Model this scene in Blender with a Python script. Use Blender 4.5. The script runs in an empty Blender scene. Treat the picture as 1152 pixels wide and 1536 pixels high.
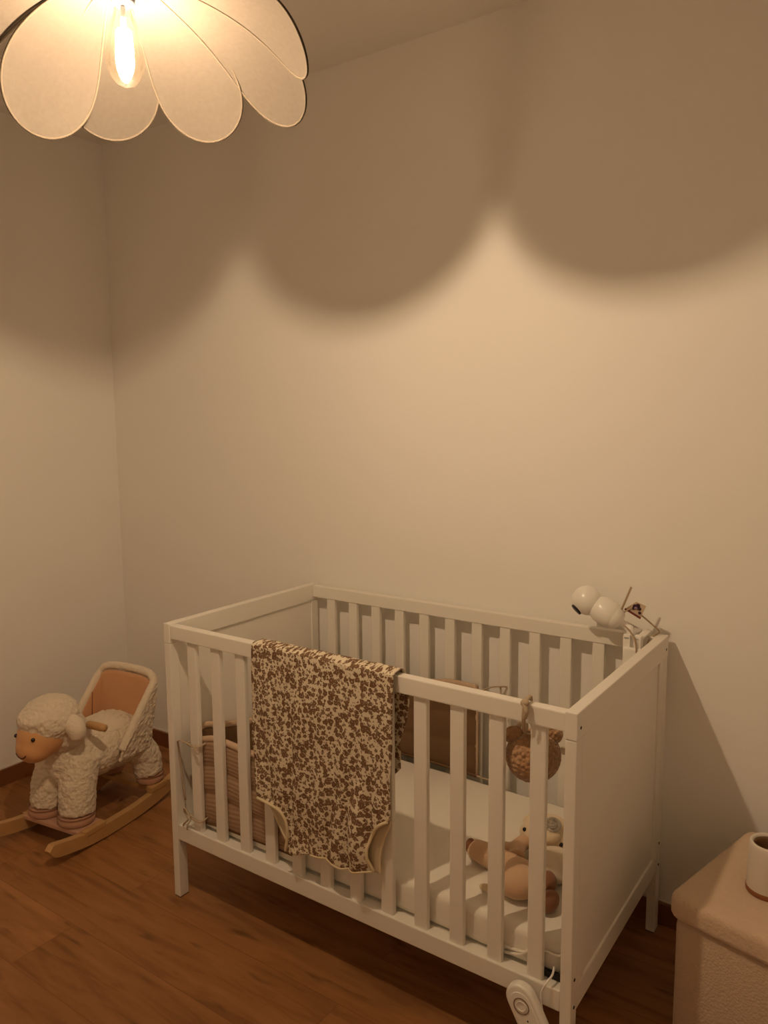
import bpy, bmesh, math, random
from mathutils import Vector, Matrix, noise
random.seed(4)
PI = math.pi
C = bpy.context.scene.collection
sc = bpy.context.scene
# ------------------------------------------------------------------ camera, world, exposure
cam_d = bpy.data.cameras.new('camera')
cam = bpy.data.objects.new('camera', cam_d); C.objects.link(cam); sc.camera = cam
R = Matrix(((0.820842, -0.062825, 0.567689), (0.571102, 0.103795, -0.814291), (-0.007766, 0.992613, 0.121078)))
cam.matrix_world = Matrix.Translation((1.77566, -1.41991, 1.43261)) @ R.to_4x4()
cam_d.sensor_fit = 'VERTICAL'; cam_d.sensor_height = 36.0; cam_d.lens = 27.06; cam_d.clip_start = 0.02
w = bpy.data.worlds.new('world'); sc.world = w; w.use_nodes = True
w.node_tree.nodes['Background'].inputs[0].default_value = (1, .8, .6, 1)
w.node_tree.nodes['Background'].inputs[1].default_value = 0.0
sc.view_settings.view_transform = 'Standard'; sc.view_settings.look = 'None'
sc.view_settings.exposure = 0.0; sc.view_settings.gamma = 1.0; sc.view_settings.use_curve_mapping = False
sc.cycles.use_denoising = True
sc.cycles.max_bounces = 10; sc.cycles.diffuse_bounces = 6; sc.cycles.transparent_max_bounces = 16
sc.cycles.caustics_reflective = False; sc.cycles.caustics_refractive = False
BULB = Vector((0.675, -0.566, 2.033))
BULB_STRENGTH = 3560.0
BULB_COLOR = (1.0, 0.745, 0.515, 1)
CEIL = 2.58
XL, XR, YB, YF = -1.13, 2.35, 0.695, -1.95      # left wall, right wall, back wall, wall behind the viewer

# ------------------------------------------------------------------ materials
def mat(name, col=(.8, .8, .8), rough=.6, spec=.3, sheen=0, bump=None, var=0, vscale=8, metallic=0):
    m = bpy.data.materials.new(name); m.use_nodes = True
    nt = m.node_tree; b = nt.nodes['Principled BSDF']
    b.inputs['Roughness'].default_value = rough
    b.inputs['Specular IOR Level'].default_value = spec
    b.inputs['Metallic'].default_value = metallic
    if sheen:
        b.inputs['Sheen Weight'].default_value = sheen; b.inputs['Sheen Roughness'].default_value = .5
    tc = nt.nodes.new('ShaderNodeTexCoord')
    n = nt.nodes.new('ShaderNodeTexNoise'); n.inputs['Scale'].default_value = vscale; n.inputs['Detail'].default_value = 4
    nt.links.new(tc.outputs['Object'], n.inputs['Vector'])
    mx = nt.nodes.new('ShaderNodeMix'); mx.data_type = 'RGBA'
    mx.inputs['A'].default_value = (*[c * (1 - var) for c in col], 1)
    mx.inputs['B'].default_value = (*[min(1, c * (1 + var)) for c in col], 1)
    nt.links.new(n.outputs['Fac'], mx.inputs['Factor'])
    nt.links.new(mx.outputs['Result'], b.inputs['Base Color'])
    if bump:
        kind, scale, st, dist = bump
        if kind == 'noise':
            t = nt.nodes.new('ShaderNodeTexNoise'); t.inputs['Detail'].default_value = 3; out = t.outputs['Fac']
        else:
            t = nt.nodes.new('ShaderNodeTexVoronoi'); out = t.outputs['Distance']
        t.inputs['Scale'].default_value = scale
        nt.links.new(tc.outputs['Object'], t.inputs['Vector'])
        bp = nt.nodes.new('ShaderNodeBump'); bp.inputs['Strength'].default_value = st; bp.inputs['Distance'].default_value = dist
        if kind != 'noise': bp.invert = True
        nt.links.new(out, bp.inputs['Height']); nt.links.new(bp.outputs['Normal'], b.inputs['Normal'])
    return m

M = {}
M['wall'] = mat('wall_paint', (.85, .83, .785), .75, .2, bump=('noise', 45, .12, .004), var=.012, vscale=1.3)
M['ceiling'] = mat('ceiling_paint', (.85, .83, .785), .85, .1, bump=('noise', 60, .08, .003))
M['paint'] = mat('white_crib_paint', (.80, .77, .70), .42, .35, var=.01)
M['board'] = mat('baseboard_wood', (.20, .075, .030), .45, .3, var=.2, vscale=9)
M['boardtop'] = mat('baseboard_bead', (.62, .56, .48), .6)
M['sheet'] = mat('fitted_sheet', (.82, .78, .70), .9, .1, sheen=.1, bump=('noise', 9, .25, .02))
M['black'] = mat('black_plastic', (.012, .011, .012), .4)
M['hole'] = mat('screw_hole', (.02, .012, .008), .7)
M['plastic'] = mat('white_plastic', (.82, .80, .74), .28, .5)
M['bracket'] = mat('white_bracket', (.85, .83, .78), .25, .5)
M['cord'] = mat('pale_cord', (.42, .31, .20), .8)
M['tie'] = mat('linen_tie', (.46, .36, .25), .9)
M['bumper_in'] = mat('brown_muslin', (.185, .11, .058), .95, .1, bump=('noise', 60, .3, .004), var=.06)
M['piping'] = mat('linen_piping', (.56, .41, .29), .9, .1, bump=('noise', 120, .3, .003))
M['cream_bind'] = mat('cream_binding', (.70, .60, .40), .9, .1, bump=('noise', 200, .2, .002))
M['lining'] = mat('cream_lining', (.60, .50, .34), .95, .1)
M['wool'] = mat('cream_wool', (.74, .64, .50), .98, .05, sheen=.3, bump=('voronoi', 90, .5, .008), var=.06, vscale=40)
M['wool_smooth'] = mat('cream_fleece', (.76, .66, .52), .98, .05, sheen=.3, bump=('noise', 160, .5, .004), var=.05, vscale=60)
M['tan'] = mat('tan_velour', (.62, .345, .18), .95, .05, sheen=.25, bump=('noise', 90, .15, .002), var=.05)
M['face'] = mat('tan_face_velour', (.66, .36, .165), .95, .05, sheen=.2, var=.05, vscale=14)
M['hoof'] = mat('pink_tan_velour', (.52, .30, .20), .95, .05, sheen=.2)
M['bead'] = mat('black_bead', (.006, .005, .005), .15, .6)
M['smile'] = mat('brown_thread', (.09, .035, .018), .8)
M['beech'] = mat('pale_wood', (.52, .31, .13), .45, .3, var=.12, vscale=12)
M['bear'] = mat('caramel_plush', (.44, .26, .135), .98, .05, sheen=.35, bump=('voronoi', 110, .9, .008), var=.15, vscale=60)
M['peach'] = mat('peach_plush', (.62, .42, .27), .97, .05, sheen=.3, bump=('noise', 140, .3, .003), var=.06, vscale=20)
M['peach_dark'] = mat('brown_velour', (.27, .125, .07), .95, .05, sheen=.2)
M['cream'] = mat('cream_plush', (.74, .61, .43), .97, .05, sheen=.3, bump=('noise', 150, .35, .004), var=.06, vscale=25)
M['creamw'] = mat('white_plush', (.70, .60, .47), .97, .05, sheen=.3, bump=('noise', 150, .3, .003))
M['boucle'] = mat('boucle_fabric', (.55, .42, .30), .98, .05, sheen=.3, bump=('voronoi', 190, .45, .004), var=.05, vscale=90)
M['boucle_lid'] = mat('boucle_fleece', (.60, .455, .325), .98, .05, sheen=.3, bump=('noise', 120, .5, .006), var=.05, vscale=50)
M['ceramic'] = mat('white_ceramic', (.72, .66, .58), .5, .4)
M['cupwood'] = mat('brown_wood_ring', (.26, .095, .035), .5, .3, var=.1)
M['cupliner'] = mat('brown_liner', (.17, .09, .036), .5, .3)
M['grey'] = mat('grey_metal_hub', (.022, .022, .025), .45, .4)
M['floral_red'] = mat('wine_trim', (.16, .03, .02), .8)
M['petal_pipe'] = mat('petal_edge_binding', (.082, .066, .048), .9, .1)

def floor_mat():
    m = bpy.data.materials.new('wood_laminate'); m.use_nodes = True; nt = m.node_tree; b = nt.nodes['Principled BSDF']
    L = nt.links.new; N = nt.nodes.new
    tc = N('ShaderNodeTexCoord'); mp = N('ShaderNodeMapping')
    mp.inputs['Location'].default_value = (0.105 + 1.28 * 3 + .02, .255 + .19 * 20, 0)
    L(tc.outputs['Object'], mp.inputs['Vector'])
    br = N('ShaderNodeTexBrick'); br.offset = .37; br.offset_frequency = 2
    br.inputs['Scale'].default_value = 1; br.inputs['Brick Width'].default_value = 1.28; br.inputs['Row Height'].default_value = .19
    br.inputs['Mortar Size'].default_value = .0009; br.inputs['Mortar Smooth'].default_value = .3; br.inputs['Bias'].default_value = 0
    br.inputs['Color1'].default_value = (.0, .0, .0, 1); br.inputs['Color2'].default_value = (1, 1, 1, 1); br.inputs['Mortar'].default_value = (.3, .3, .3, 1)
    L(mp.outputs['Vector'], br.inputs['Vector'])
    # grain stretched along the planks, shifted plank by plank
    sx = N('ShaderNodeVectorMath'); sx.operation = 'MULTIPLY'; sx.inputs[1].default_value = (1.4, 11, 1)
    L(tc.outputs['Object'], sx.inputs[0])
    ad = N('ShaderNodeVectorMath'); ad.operation = 'ADD'; L(sx.outputs[0], ad.inputs[0])
    sc2 = N('ShaderNodeVectorMath'); sc2.operation = 'SCALE'; sc2.inputs['Scale'].default_value = 7; L(br.outputs['Color'], sc2.inputs[0]); L(sc2.outputs[0], ad.inputs[1])
    n1 = N('ShaderNodeTexNoise'); n1.inputs['Scale'].default_value = 2.2; n1.inputs['Detail'].default_value = 6; n1.inputs['Roughness'].default_value = .6; n1.inputs['Distortion'].default_value = .6
    L(ad.outputs[0], n1.inputs['Vector'])
    cr = N('ShaderNodeValToRGB'); e = cr.color_ramp.elements
    e[0].position = .3; e[0].color = (.215, .092, .031, 1); e[1].position = .72; e[1].color = (.41, .188, .067, 1)
    k = cr.color_ramp.elements.new(.5); k.color = (.325, .147, .050, 1)
    L(n1.outputs['Fac'], cr.inputs['Fac'])
    tone = N('ShaderNodeMix'); tone.data_type = 'RGBA'; tone.blend_type = 'MULTIPLY'; tone.inputs['Factor'].default_value = 1
    rmp = N('ShaderNodeMapRange'); rmp.inputs['To Min'].default_value = .93; rmp.inputs['To Max'].default_value = 1.05
    sep = N('ShaderNodeSeparateColor'); L(br.outputs['Color'], sep.inputs[0]); L(sep.outputs[0], rmp.inputs['Value'])
    L(cr.outputs['Color'], tone.inputs['A']); L(rmp.outputs['Result'], tone.inputs['B'])
    # knots / dark flecks
    s3 = N('ShaderNodeVectorMath'); s3.operation = 'MULTIPLY'; s3.inputs[1].default_value = (3.0, 14, 1); L(tc.outputs['Object'], s3.inputs[0])
    n2 = N('ShaderNodeTexNoise'); n2.inputs['Scale'].default_value = 1.6; n2.inputs['Detail'].default_value = 2; L(s3.outputs[0], n2.inputs['Vector'])
    r2 = N('ShaderNodeMapRange'); r2.inputs['From Min'].default_value = .62; r2.inputs['From Max'].default_value = .74; r2.inputs['To Min'].default_value = 1; r2.inputs['To Max'].default_value = .55
    L(n2.outputs['Fac'], r2.inputs['Value'])
    t2 = N('ShaderNodeMix'); t2.data_type = 'RGBA'; t2.blend_type = 'MULTIPLY'; t2.inputs['Factor'].default_value = 1
    L(tone.outputs['Result'], t2.inputs['A']); L(r2.outputs['Result'], t2.inputs['B'])
    t3 = N('ShaderNodeMix'); t3.data_type = 'RGBA'; L(br.outputs['Fac'], t3.inputs['Factor']); L(t2.outputs['Result'], t3.inputs['A']); t3.inputs['B'].default_value = (.20, .085, .032, 1)
    L(t3.outputs['Result'], b.inputs['Base Color'])
    b.inputs['Roughness'].default_value = .55; b.inputs['Specular IOR Level'].default_value = .3
    bp = N('ShaderNodeBump'); bp.inputs['Strength'].default_value = .1; bp.inputs['Distance'].default_value = .002; L(n1.outputs['Fac'], bp.inputs['Height']); L(bp.outputs['Normal'], b.inputs['Normal'])
    return m
M['floor'] = floor_mat()

def floral_mat():
    m = bpy.data.materials.new('floral_print_cotton'); m.use_nodes = True; nt = m.node_tree; b = nt.nodes['Principled BSDF']
    L = nt.links.new; N = nt.nodes.new
    uv = N('ShaderNodeUVMap')
    nz = N('ShaderNodeTexNoise'); nz.inputs['Scale'].default_value = 150; nz.inputs['Detail'].default_value = 2; L(uv.outputs['UV'], nz.inputs['Vector'])
    dv = N('ShaderNodeVectorMath'); dv.operation = 'SUBTRACT'; dv.inputs[1].default_value = (.5, .5, .5); L(nz.outputs['Color'], dv.inputs[0])
    ds = N('ShaderNodeVectorMath'); ds.operation = 'SCALE'; ds.inputs['Scale'].default_value = .013; L(dv.outputs[0], ds.inputs[0])
    ad = N('ShaderNodeVectorMath'); ad.operation = 'ADD'; L(uv.outputs['UV'], ad.inputs[0]); L(ds.outputs[0], ad.inputs[1])
    def blobs(scale, lo, hi, rnd):
        v = N('ShaderNodeTexVoronoi'); v.voronoi_dimensions = '2D'; v.inputs['Scale'].default_value = scale; v.inputs['Randomness'].default_value = .9
        L(ad.outputs[0], v.inputs['Vector'])
        sp = N('ShaderNodeSeparateColor'); L(v.outputs['Color'], sp.inputs[0])
        th = N('ShaderNodeMapRange'); th.inputs['To Min'].default_value = lo; th.inputs['To Max'].default_value = hi; L(sp.outputs[rnd], th.inputs['Value'])
        lt = N('ShaderNodeMath'); lt.operation = 'SUBTRACT'; L(th.outputs['Result'], lt.inputs[0]); L(v.outputs['Distance'], lt.inputs[1])
        sm = N('ShaderNodeMath'); sm.operation = 'MULTIPLY'; sm.inputs[1].default_value = 9; sm.use_clamp = True; L(lt.outputs[0], sm.inputs[0])
        return sm.outputs[0], v
    a, va = blobs(64, .27, .58, 0)
    c, vc = blobs(108, .14, .46, 1)
    mx = N('ShaderNodeMath'); mx.operation = 'MAXIMUM'; L(a, mx.inputs[0]); L(c, mx.inputs[1])
    # pale flower centres
    ctr = N('ShaderNodeMath'); ctr.operation = 'LESS_THAN'; ctr.inputs[1].default_value = .075; L(va.outputs['Distance'], ctr.inputs[0])
    sb = N('ShaderNodeMath'); sb.operation = 'SUBTRACT'; sb.use_clamp = True; L(mx.outputs[0], sb.inputs[0])
    hm = N('ShaderNodeMath'); hm.operation = 'MULTIPLY'; hm.inputs[1].default_value = .5; L(ctr.outputs[0], hm.inputs[0]); L(hm.outputs[0], sb.inputs[1])
    br = N('ShaderNodeTexNoise'); br.inputs['Scale'].default_value = 60; L(uv.outputs['UV'], br.inputs['Vector'])
    bc = N('ShaderNodeMix'); bc.data_type = 'RGBA'; bc.inputs['A'].default_value = (.13, .072, .040, 1); bc.inputs['B'].default_value = (.25, .145, .082, 1); L(br.outputs['Fac'], bc.inputs['Factor'])
    col = N('ShaderNodeMix'); col.data_type = 'RGBA'; col.inputs['A'].default_value = (.74, .66, .50, 1); L(bc.outputs['Result'], col.inputs['B']); L(sb.outputs[0], col.inputs['Factor'])
    L(col.outputs['Result'], b.inputs['Base Color']); b.inputs['Roughness'].default_value = .95; b.inputs['Specular IOR Level'].default_value = .1
    wn = N('ShaderNodeTexNoise'); wn.inputs['Scale'].default_value = 22; wn.inputs['Detail'].default_value = 3; L(uv.outputs['UV'], wn.inputs['Vector'])
    bp = N('ShaderNodeBump'); bp.inputs['Strength'].default_value = .35; bp.inputs['Distance'].default_value = .006; L(wn.outputs['Fac'], bp.inputs['Height']); L(bp.outputs['Normal'], b.inputs['Normal'])
    return m
M['floral'] = floral_mat()

def knit_mat():
    m = bpy.data.materials.new('striped_knit'); m.use_nodes = True; nt = m.node_tree; b = nt.nodes['Principled BSDF']
    L = nt.links.new; N = nt.nodes.new
    uv = N('ShaderNodeUVMap'); sp = N('ShaderNodeSeparateXYZ'); L(uv.outputs['UV'], sp.inputs[0])
    mu = N('ShaderNodeMath'); mu.operation = 'MULTIPLY'; mu.inputs[1].default_value = 2 * PI / .0125; L(sp.outputs['Y'], mu.inputs[0])
    si = N('ShaderNodeMath'); si.operation = 'SINE'; L(mu.outputs[0], si.inputs[0])
    mr = N('ShaderNodeMapRange'); mr.inputs['From Min'].default_value = -1; L(si.outputs[0], mr.inputs['Value'])
    mx = N('ShaderNodeMix'); mx.data_type = 'RGBA'; mx.inputs['A'].default_value = (.34, .225, .145, 1); mx.inputs['B'].default_value = (.41, .28, .185, 1)
    L(mr.outputs['Result'], mx.inputs['Factor']); L(mx.outputs['Result'], b.inputs['Base Color'])
    b.inputs['Roughness'].default_value = .95; b.inputs['Specular IOR Level'].default_value = .1
    bp = N('ShaderNodeBump'); bp.inputs['Strength'].default_value = .3; bp.inputs['Distance'].default_value = .0025; L(mr.outputs['Result'], bp.inputs['Height']); L(bp.outputs['Normal'], b.inputs['Normal'])
    return m
M['knit'] = knit_mat()

def petal_mat():
    m = bpy.data.materials.new('sheer_linen_petal'); m.use_nodes = True; nt = m.node_tree; L = nt.links.new; N = nt.nodes.new
    for n in list(nt.nodes): nt.nodes.remove(n)
    out = N('ShaderNodeOutputMaterial'); tc = N('ShaderNodeTexCoord')
    n = N('ShaderNodeTexNoise'); n.inputs['Scale'].default_value = 130; n.inputs['Detail'].default_value = 4; L(tc.outputs['Object'], n.inputs['Vector'])
    mx = N('ShaderNodeMix'); mx.data_type = 'RGBA'; mx.inputs['A'].default_value = (.048, .040, .0325, 1); mx.inputs['B'].default_value = (.069, .060, .049, 1); L(n.outputs['Fac'], mx.inputs['Factor'])
    d = N('ShaderNodeBsdfDiffuse'); L(mx.outputs['Result'], d.inputs['Color'])
    t = N('ShaderNodeBsdfTranslucent'); t.inputs['Color'].default_value = (.05, .041, .031, 1)
    a = N('ShaderNodeAddShader'); L(d.outputs[0], a.inputs[0]); L(t.outputs[0], a.inputs[1])
    tr = N('ShaderNodeBsdfTransparent'); tr.inputs['Color'].default_value = (PT[0], PT[1], PT[2], 1)
    a2 = N('ShaderNodeAddShader'); L(a.outputs[0], a2.inputs[0]); L(tr.outputs[0], a2.inputs[1])
    L(a2.outputs[0], out.inputs['Surface'])
    return m
PT = (.085, .08, .075)
M['petal'] = petal_mat()

def glass_mat(name, tint, gloss=.08, haze=0):
    m = bpy.data.materials.new(name); m.use_nodes = True; nt = m.node_tree; L = nt.links.new; N = nt.nodes.new
    for n in list(nt.nodes): nt.nodes.remove(n)
    out = N('ShaderNodeOutputMaterial'); tr = N('ShaderNodeBsdfTransparent'); tr.inputs['Color'].default_value = tint
    g = N('ShaderNodeBsdfGlossy'); g.inputs['Roughness'].default_value = .05
    lw = N('ShaderNodeLayerWeight'); lw.inputs['Blend'].default_value = .25
    mu = N('ShaderNodeMath'); mu.operation = 'MULTIPLY_ADD'; mu.inputs[1].default_value = .5; mu.inputs[2].default_value = gloss; L(lw.outputs['Fresnel'], mu.inputs[0])
    ms = N('ShaderNodeMixShader'); L(mu.outputs[0], ms.inputs[0]); L(tr.outputs[0], ms.inputs[1]); L(g.outputs[0], ms.inputs[2]); L(ms.outputs[0], out.inputs['Surface'])
    if haze:
        d = N('ShaderNodeBsdfTranslucent'); d.inputs['Color'].default_value = (haze, haze * .9, haze * .75, 1)
        ad = N('ShaderNodeAddShader'); L(ms.outputs[0], ad.inputs[0]); L(d.outputs[0], ad.inputs[1]); L(ad.outputs[0], out.inputs['Surface'])
    return m
M['glass'] = glass_mat('bulb_glass', (.97, .93, .85, 1), .02, .0005)
M['clear'] = glass_mat('clear_silicone', (.90, .86, .80, 1), .45)
def emit_mat():
    m = bpy.data.materials.new('glowing_filament'); m.use_nodes = True; nt = m.node_tree
    for n in list(nt.nodes): nt.nodes.remove(n)
    out = nt.nodes.new('ShaderNodeOutputMaterial'); e = nt.nodes.new('ShaderNodeEmission')
    e.inputs[0].default_value = BULB_COLOR; e.inputs[1].default_value = BULB_STRENGTH
    nt.links.new(e.outputs[0], out.inputs[0]); return m
M['filament'] = emit_mat()

# ------------------------------------------------------------------ helpers
def tag(o, label, cat, group=None):
    o['label'] = label; o['category'] = cat
    if group: o['group'] = group
    return o
def thing(name, label, cat, loc=(0, 0, 0), group=None, rz=0):
    o = bpy.data.objects.new(name, None); C.objects.link(o); o.location = loc; o.rotation_euler = (0, 0, rz)
    o.empty_display_size = .05
    return tag(o, label, cat, group)
def link(name, bm, m, parent=None, smooth=False, origin=None):
    me = bpy.data.meshes.new(name)
    if origin is not None:
        bmesh.ops.translate(bm, verts=bm.verts, vec=-Vector(origin))
    bm.normal_update(); bm.to_mesh(me); bm.free()
    for x in (m if isinstance(m, (list, tuple)) else [m]): me.materials.append(x)
    if smooth:
        for p in me.polygons: p.use_smooth = True
    o = bpy.data.objects.new(name, me); C.objects.link(o)
    if origin is not None: o.location = origin
    if parent: o.parent = parent
    return o
def box(bm, a, b, bev=0.0):
    x0, y0, z0 = a; x1, y1, z1 = b
    v = [bm.verts.new(p) for p in ((x0, y0, z0), (x1, y0, z0), (x1, y1, z0), (x0, y1, z0), (x0, y0, z1), (x1, y0, z1), (x1, y1, z1), (x0, y1, z1))]
    fs = [bm.faces.new([v[i] for i in f]) for f in ((0, 3, 2, 1), (4, 5, 6, 7), (0, 1, 5, 4), (1, 2, 6, 5), (2, 3, 7, 6), (3, 0, 4, 7))]
    if bev:
        es = list({e for f in fs for e in f.edges})
        bmesh.ops.bevel(bm, geom=es, offset=bev, segments=2, affect='EDGES', profile=.6)
def bx(name, a, b, m, parent=None, bev=.002, origin=None):
    bm = bmesh.new(); box(bm, a, b, bev); return link(name, bm, m, parent, origin=origin)
def catmull(pts, n=8, closed=False):
    P = [Vector(p) for p in pts]; out = []
    m = len(P)
    rng = range(m) if closed else range(m - 1)
    for i in rng:
        p1, p2 = P[i], P[(i + 1) % m]
        p0 = P[i - 1] if (closed or i > 0) else p1 * 2 - p2
        p3 = P[(i + 2) % m] if (closed or i + 2 < m) else p2 * 2 - p1
        for k in range(n):
            t = k / n
            out.append(.5 * ((2 * p1) + (p2 - p0) * t + (2 * p0 - 5 * p1 + 4 * p2 - p3) * t * t + (3 * p1 - p0 - 3 * p2 + p3) * t ** 3))
    if not closed: out.append(P[-1])
    return out
def tube(bm, pts, r, seg=8, closed=False, caps=True, flat=1.0, flat_axis=None):
    pts = [Vector(p) for p in pts]; n = len(pts); rings = []
    prev = None
    for i, p in enumerate(pts):
        if closed: t = pts[(i + 1) % n] - pts[i - 1]
        else: t = pts[min(i + 1, n - 1)] - pts[max(i - 1, 0)]
        if t.length < 1e-9: t = Vector((0, 0, 1))
        t.normalize()
        if prev is None:
            a = flat_axis and Vector(flat_axis) or (Vector((0, 0, 1)) if abs(t.z) < .9 else Vector((1, 0, 0)))
            u = (a - t * a.dot(t)).normalized()
        else:
            u = (prev - t * prev.dot(t)).normalized()
        prev = u; w_ = t.cross(u)
        rr = r(i / (n - 1)) if callable(r) else r
        rings.append([bm.verts.new(p + (u * math.cos(2 * PI * k / seg) * flat + w_ * math.sin(2 * PI * k / seg)) * rr) for k in range(seg)])
    for i in range(n if closed else n - 1):
        A, B = rings[i], rings[(i + 1) % n]
        for k in range(seg):
            bm.faces.new((A[k], A[(k + 1) % seg], B[(k + 1) % seg], B[k]))
    if caps and not closed:
        bm.faces.new(rings[0][::-1]); bm.faces.new(rings[-1])
def tb(name, pts, r, m, parent=None, n=6, seg=8, closed=False, origin=None, flat=1.0, flat_axis=None):
    bm = bmesh.new(); tube(bm, catmull(pts, n, closed), r, seg, closed, flat=flat, flat_axis=flat_axis)
    return link(name, bm, m, parent, True, origin=origin)
def lathe(bm, prof, c=(0, 0, 0), seg=40, mtx=None):
    rings = []
    for r, z in prof:
        rings.append([bm.verts.new(((r * math.cos(2 * PI * k / seg)), (r * math.sin(2 * PI * k / seg)), z)) for k in range(seg)])
    vs = [v for r in rings for v in r]
    for A, B in zip(rings, rings[1:]):
        for k in range(seg): bm.faces.new((A[k], A[(k + 1) % seg], B[(k + 1) % seg], B[k]))
    bm.faces.new(rings[0][::-1]); bm.faces.new(rings[-1])
    mt = Matrix.Translation(c) @ (mtx.to_4x4() if mtx else Matrix.Identity(4))
    bmesh.ops.transform(bm, matrix=mt, verts=vs)
def ell(bm, c, r, rot=None, sub=4, fn=None):
    g = bmesh.ops.create_icosphere(bm, subdivisions=sub, radius=1)
    vs = g['verts']
    if fn:
        for v in vs: v.co = fn(v.co.copy())
    mt = Matrix.Translation(c) @ (rot.to_4x4() if rot else Matrix.Identity(4)) @ Matrix.Diagonal((*(r if isinstance(r, (list, tuple)) else (r, r, r)), 1))
    bmesh.ops.transform(bm, matrix=mt, verts=vs)
    return vs
def rotm(x=0, y=0, z=0):
    return Matrix.Rotation(math.radians(z), 3, 'Z') @ Matrix.Rotation(math.radians(y), 3, 'Y') @ Matrix.Rotation(math.radians(x), 3, 'X')
def el(name, c, r, m, parent=None, rot=None, sub=4, fn=None, origin=None):
    bm = bmesh.new(); ell(bm, c, r, rot, sub, fn); return link(name, bm, m, parent, True, origin=origin)
TEX = {}
def fuse(o, voxel=.008, smooth=4, disp=0, size=.02, kind='CLOUDS'):
    """join the overlapping lumps of one soft body into a single skin and give it its pile"""
    r = o.modifiers.new('r', 'REMESH'); r.mode = 'VOXEL'; r.voxel_size = voxel; r.use_smooth_shade = True
    if smooth:
        s = o.modifiers.new('s', 'SMOOTH'); s.iterations = smooth; s.factor = .5
    if disp:
        k = (kind, size)
        if k not in TEX:
            t = bpy.data.textures.new('pile', kind); t.noise_scale = size
            TEX[k] = t
        d = o.modifiers.new('d', 'DISPLACE'); d.texture = TEX[k]; d.strength = disp; d.mid_level = .5; d.texture_coords = 'LOCAL'
    return o
def grid(bm, P, uv=None, mats=None, close_u=False):
    """P[i][j] points -> quads"""
    V = [[bm.verts.new(p) for p in row] for row in P]
    ul = bm.loops.layers.uv.verify() if uv else None
    for i in range(len(V) - 1):
        for j in range(len(V[0]) - 1):
            f = bm.faces.new((V[i][j], V[i][j + 1], V[i + 1][j + 1], V[i + 1][j]))
            if mats: f.material_index = mats(i, j)
            if uv:
                for l, (a, b) in zip(f.loops, ((i, j), (i, j + 1), (i + 1, j + 1), (i + 1, j))): l[ul].uv = uv[a][b]
    return V
def struct(name, bm, m, smooth=False):
    o = link(name, bm, m, None, smooth); o['kind'] = 'structure'; return o

# ------------------------------------------------------------------ the room
T = .1
def room_box(name, a, b, m):
    bm = bmesh.new(); box(bm, a, b); return struct(name, bm, m)
room_box('floor', (XL, YF, -T), (XR, YB, 0), M['floor'])
room_box('ceiling', (XL - T, YF - T, CEIL), (XR + T, YB + T, CEIL + T), M['ceiling'])
room_box('wall_back', (XL - T, YB, -T), (XR + T, YB + T, CEIL), M['wall'])
room_box('wall_left', (XL - T, YF, -T), (XL, YB, CEIL), M['wall'])
room_box('wall_right', (XR, YF, -T), (XR + T, YB, CEIL), M['wall'])
room_box('wall_front', (XL - T, YF - T, -T), (XR + T, YF, CEIL), M['wall'])
BH, BT = .066, .012
def baseboard(name, a, b):
    bm = bmesh.new(); box(bm, a, b, .002); o = struct(name, bm, M['board'])
baseboard('baseboard_back', (XL + BT, YB - BT, 0), (XR, YB, BH))
baseboard('baseboard_left', (XL, YF, 0), (XL + BT, YB, BH))
for nm, a, b in (('trim_1', (XL + .004, YB - .006, BH), (XR, YB, BH + .005)), ('trim_2', (XL, YF, BH), (XL + .006, YB, BH + .005))):
    bm = bmesh.new(); box(bm, a, b, .001); struct(nm, bm, M['boardtop'])

# ------------------------------------------------------------------ crib
W, D, H = 1.25, .67, .847
crib = thing('crib', 'white wooden baby crib with vertical slats standing on the wood floor against the back wall', 'crib')
P = M['paint']
for side in (0, 1):                                    # two solid ends
    x0, x1 = (0, .026) if side == 0 else (W - .026, W)
    o1 = x0 if side == 0 else x1
    bm = bmesh.new(); box(bm, (x0, 0, .789), (x1, D, H), .0025)
    link('end_top_rail', bm, P, crib)
    for y0, y1 in ((.0008, .034), (D - .034, D - .0008)):
        xa, xb = x0 + .0006, x1 - .0006
        bx('leg', (xa, y0, .002), (xb, y1, .7885), P, crib, .0025)
        bx('leg_pad', (xa + .001, y0 + .001, 0), (xb - .001, y1 - .001, .003), M['black'], crib, 0)
    pan = (x0 + .004, x1 - .009) if side else (x0 + .009, x1 - .004)
    bx('end_panel', (x0 + .006, .034, .225), (x1 - .006, D - .034, .789), P, crib, .001)
    for y0, y1 in ((.034, .073), (D - .073, D - .034)):     # stiles flush with the legs on the outer face
        a, b = ((x1 - .0075, x1 - .0008) if side else (x0 + .0008, x0 + .0075))
        bx('end_stile', (a, y0, .236), (b, y1, .7885), P, crib, .002)
    bx('end_bottom_rail', (x0 + .001, .034, .182), (x1 - .001, D - .034, .236), P, crib, .003)
    xo = x1 if side else x0
    for (y, z) in ((.02, .812), (.018, .262), (.018, .199), (D - .02, .812), (D - .02, .262), (D - .02, .199)):
        bm = bmesh.new(); lathe(bm, [(.0035, -.0007), (.0035, .0007)], (xo, y, z), 12, Matrix.Rotation(PI / 2, 3, 'Y'))
        link('screw_hole', bm, M['hole'], crib)
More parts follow.
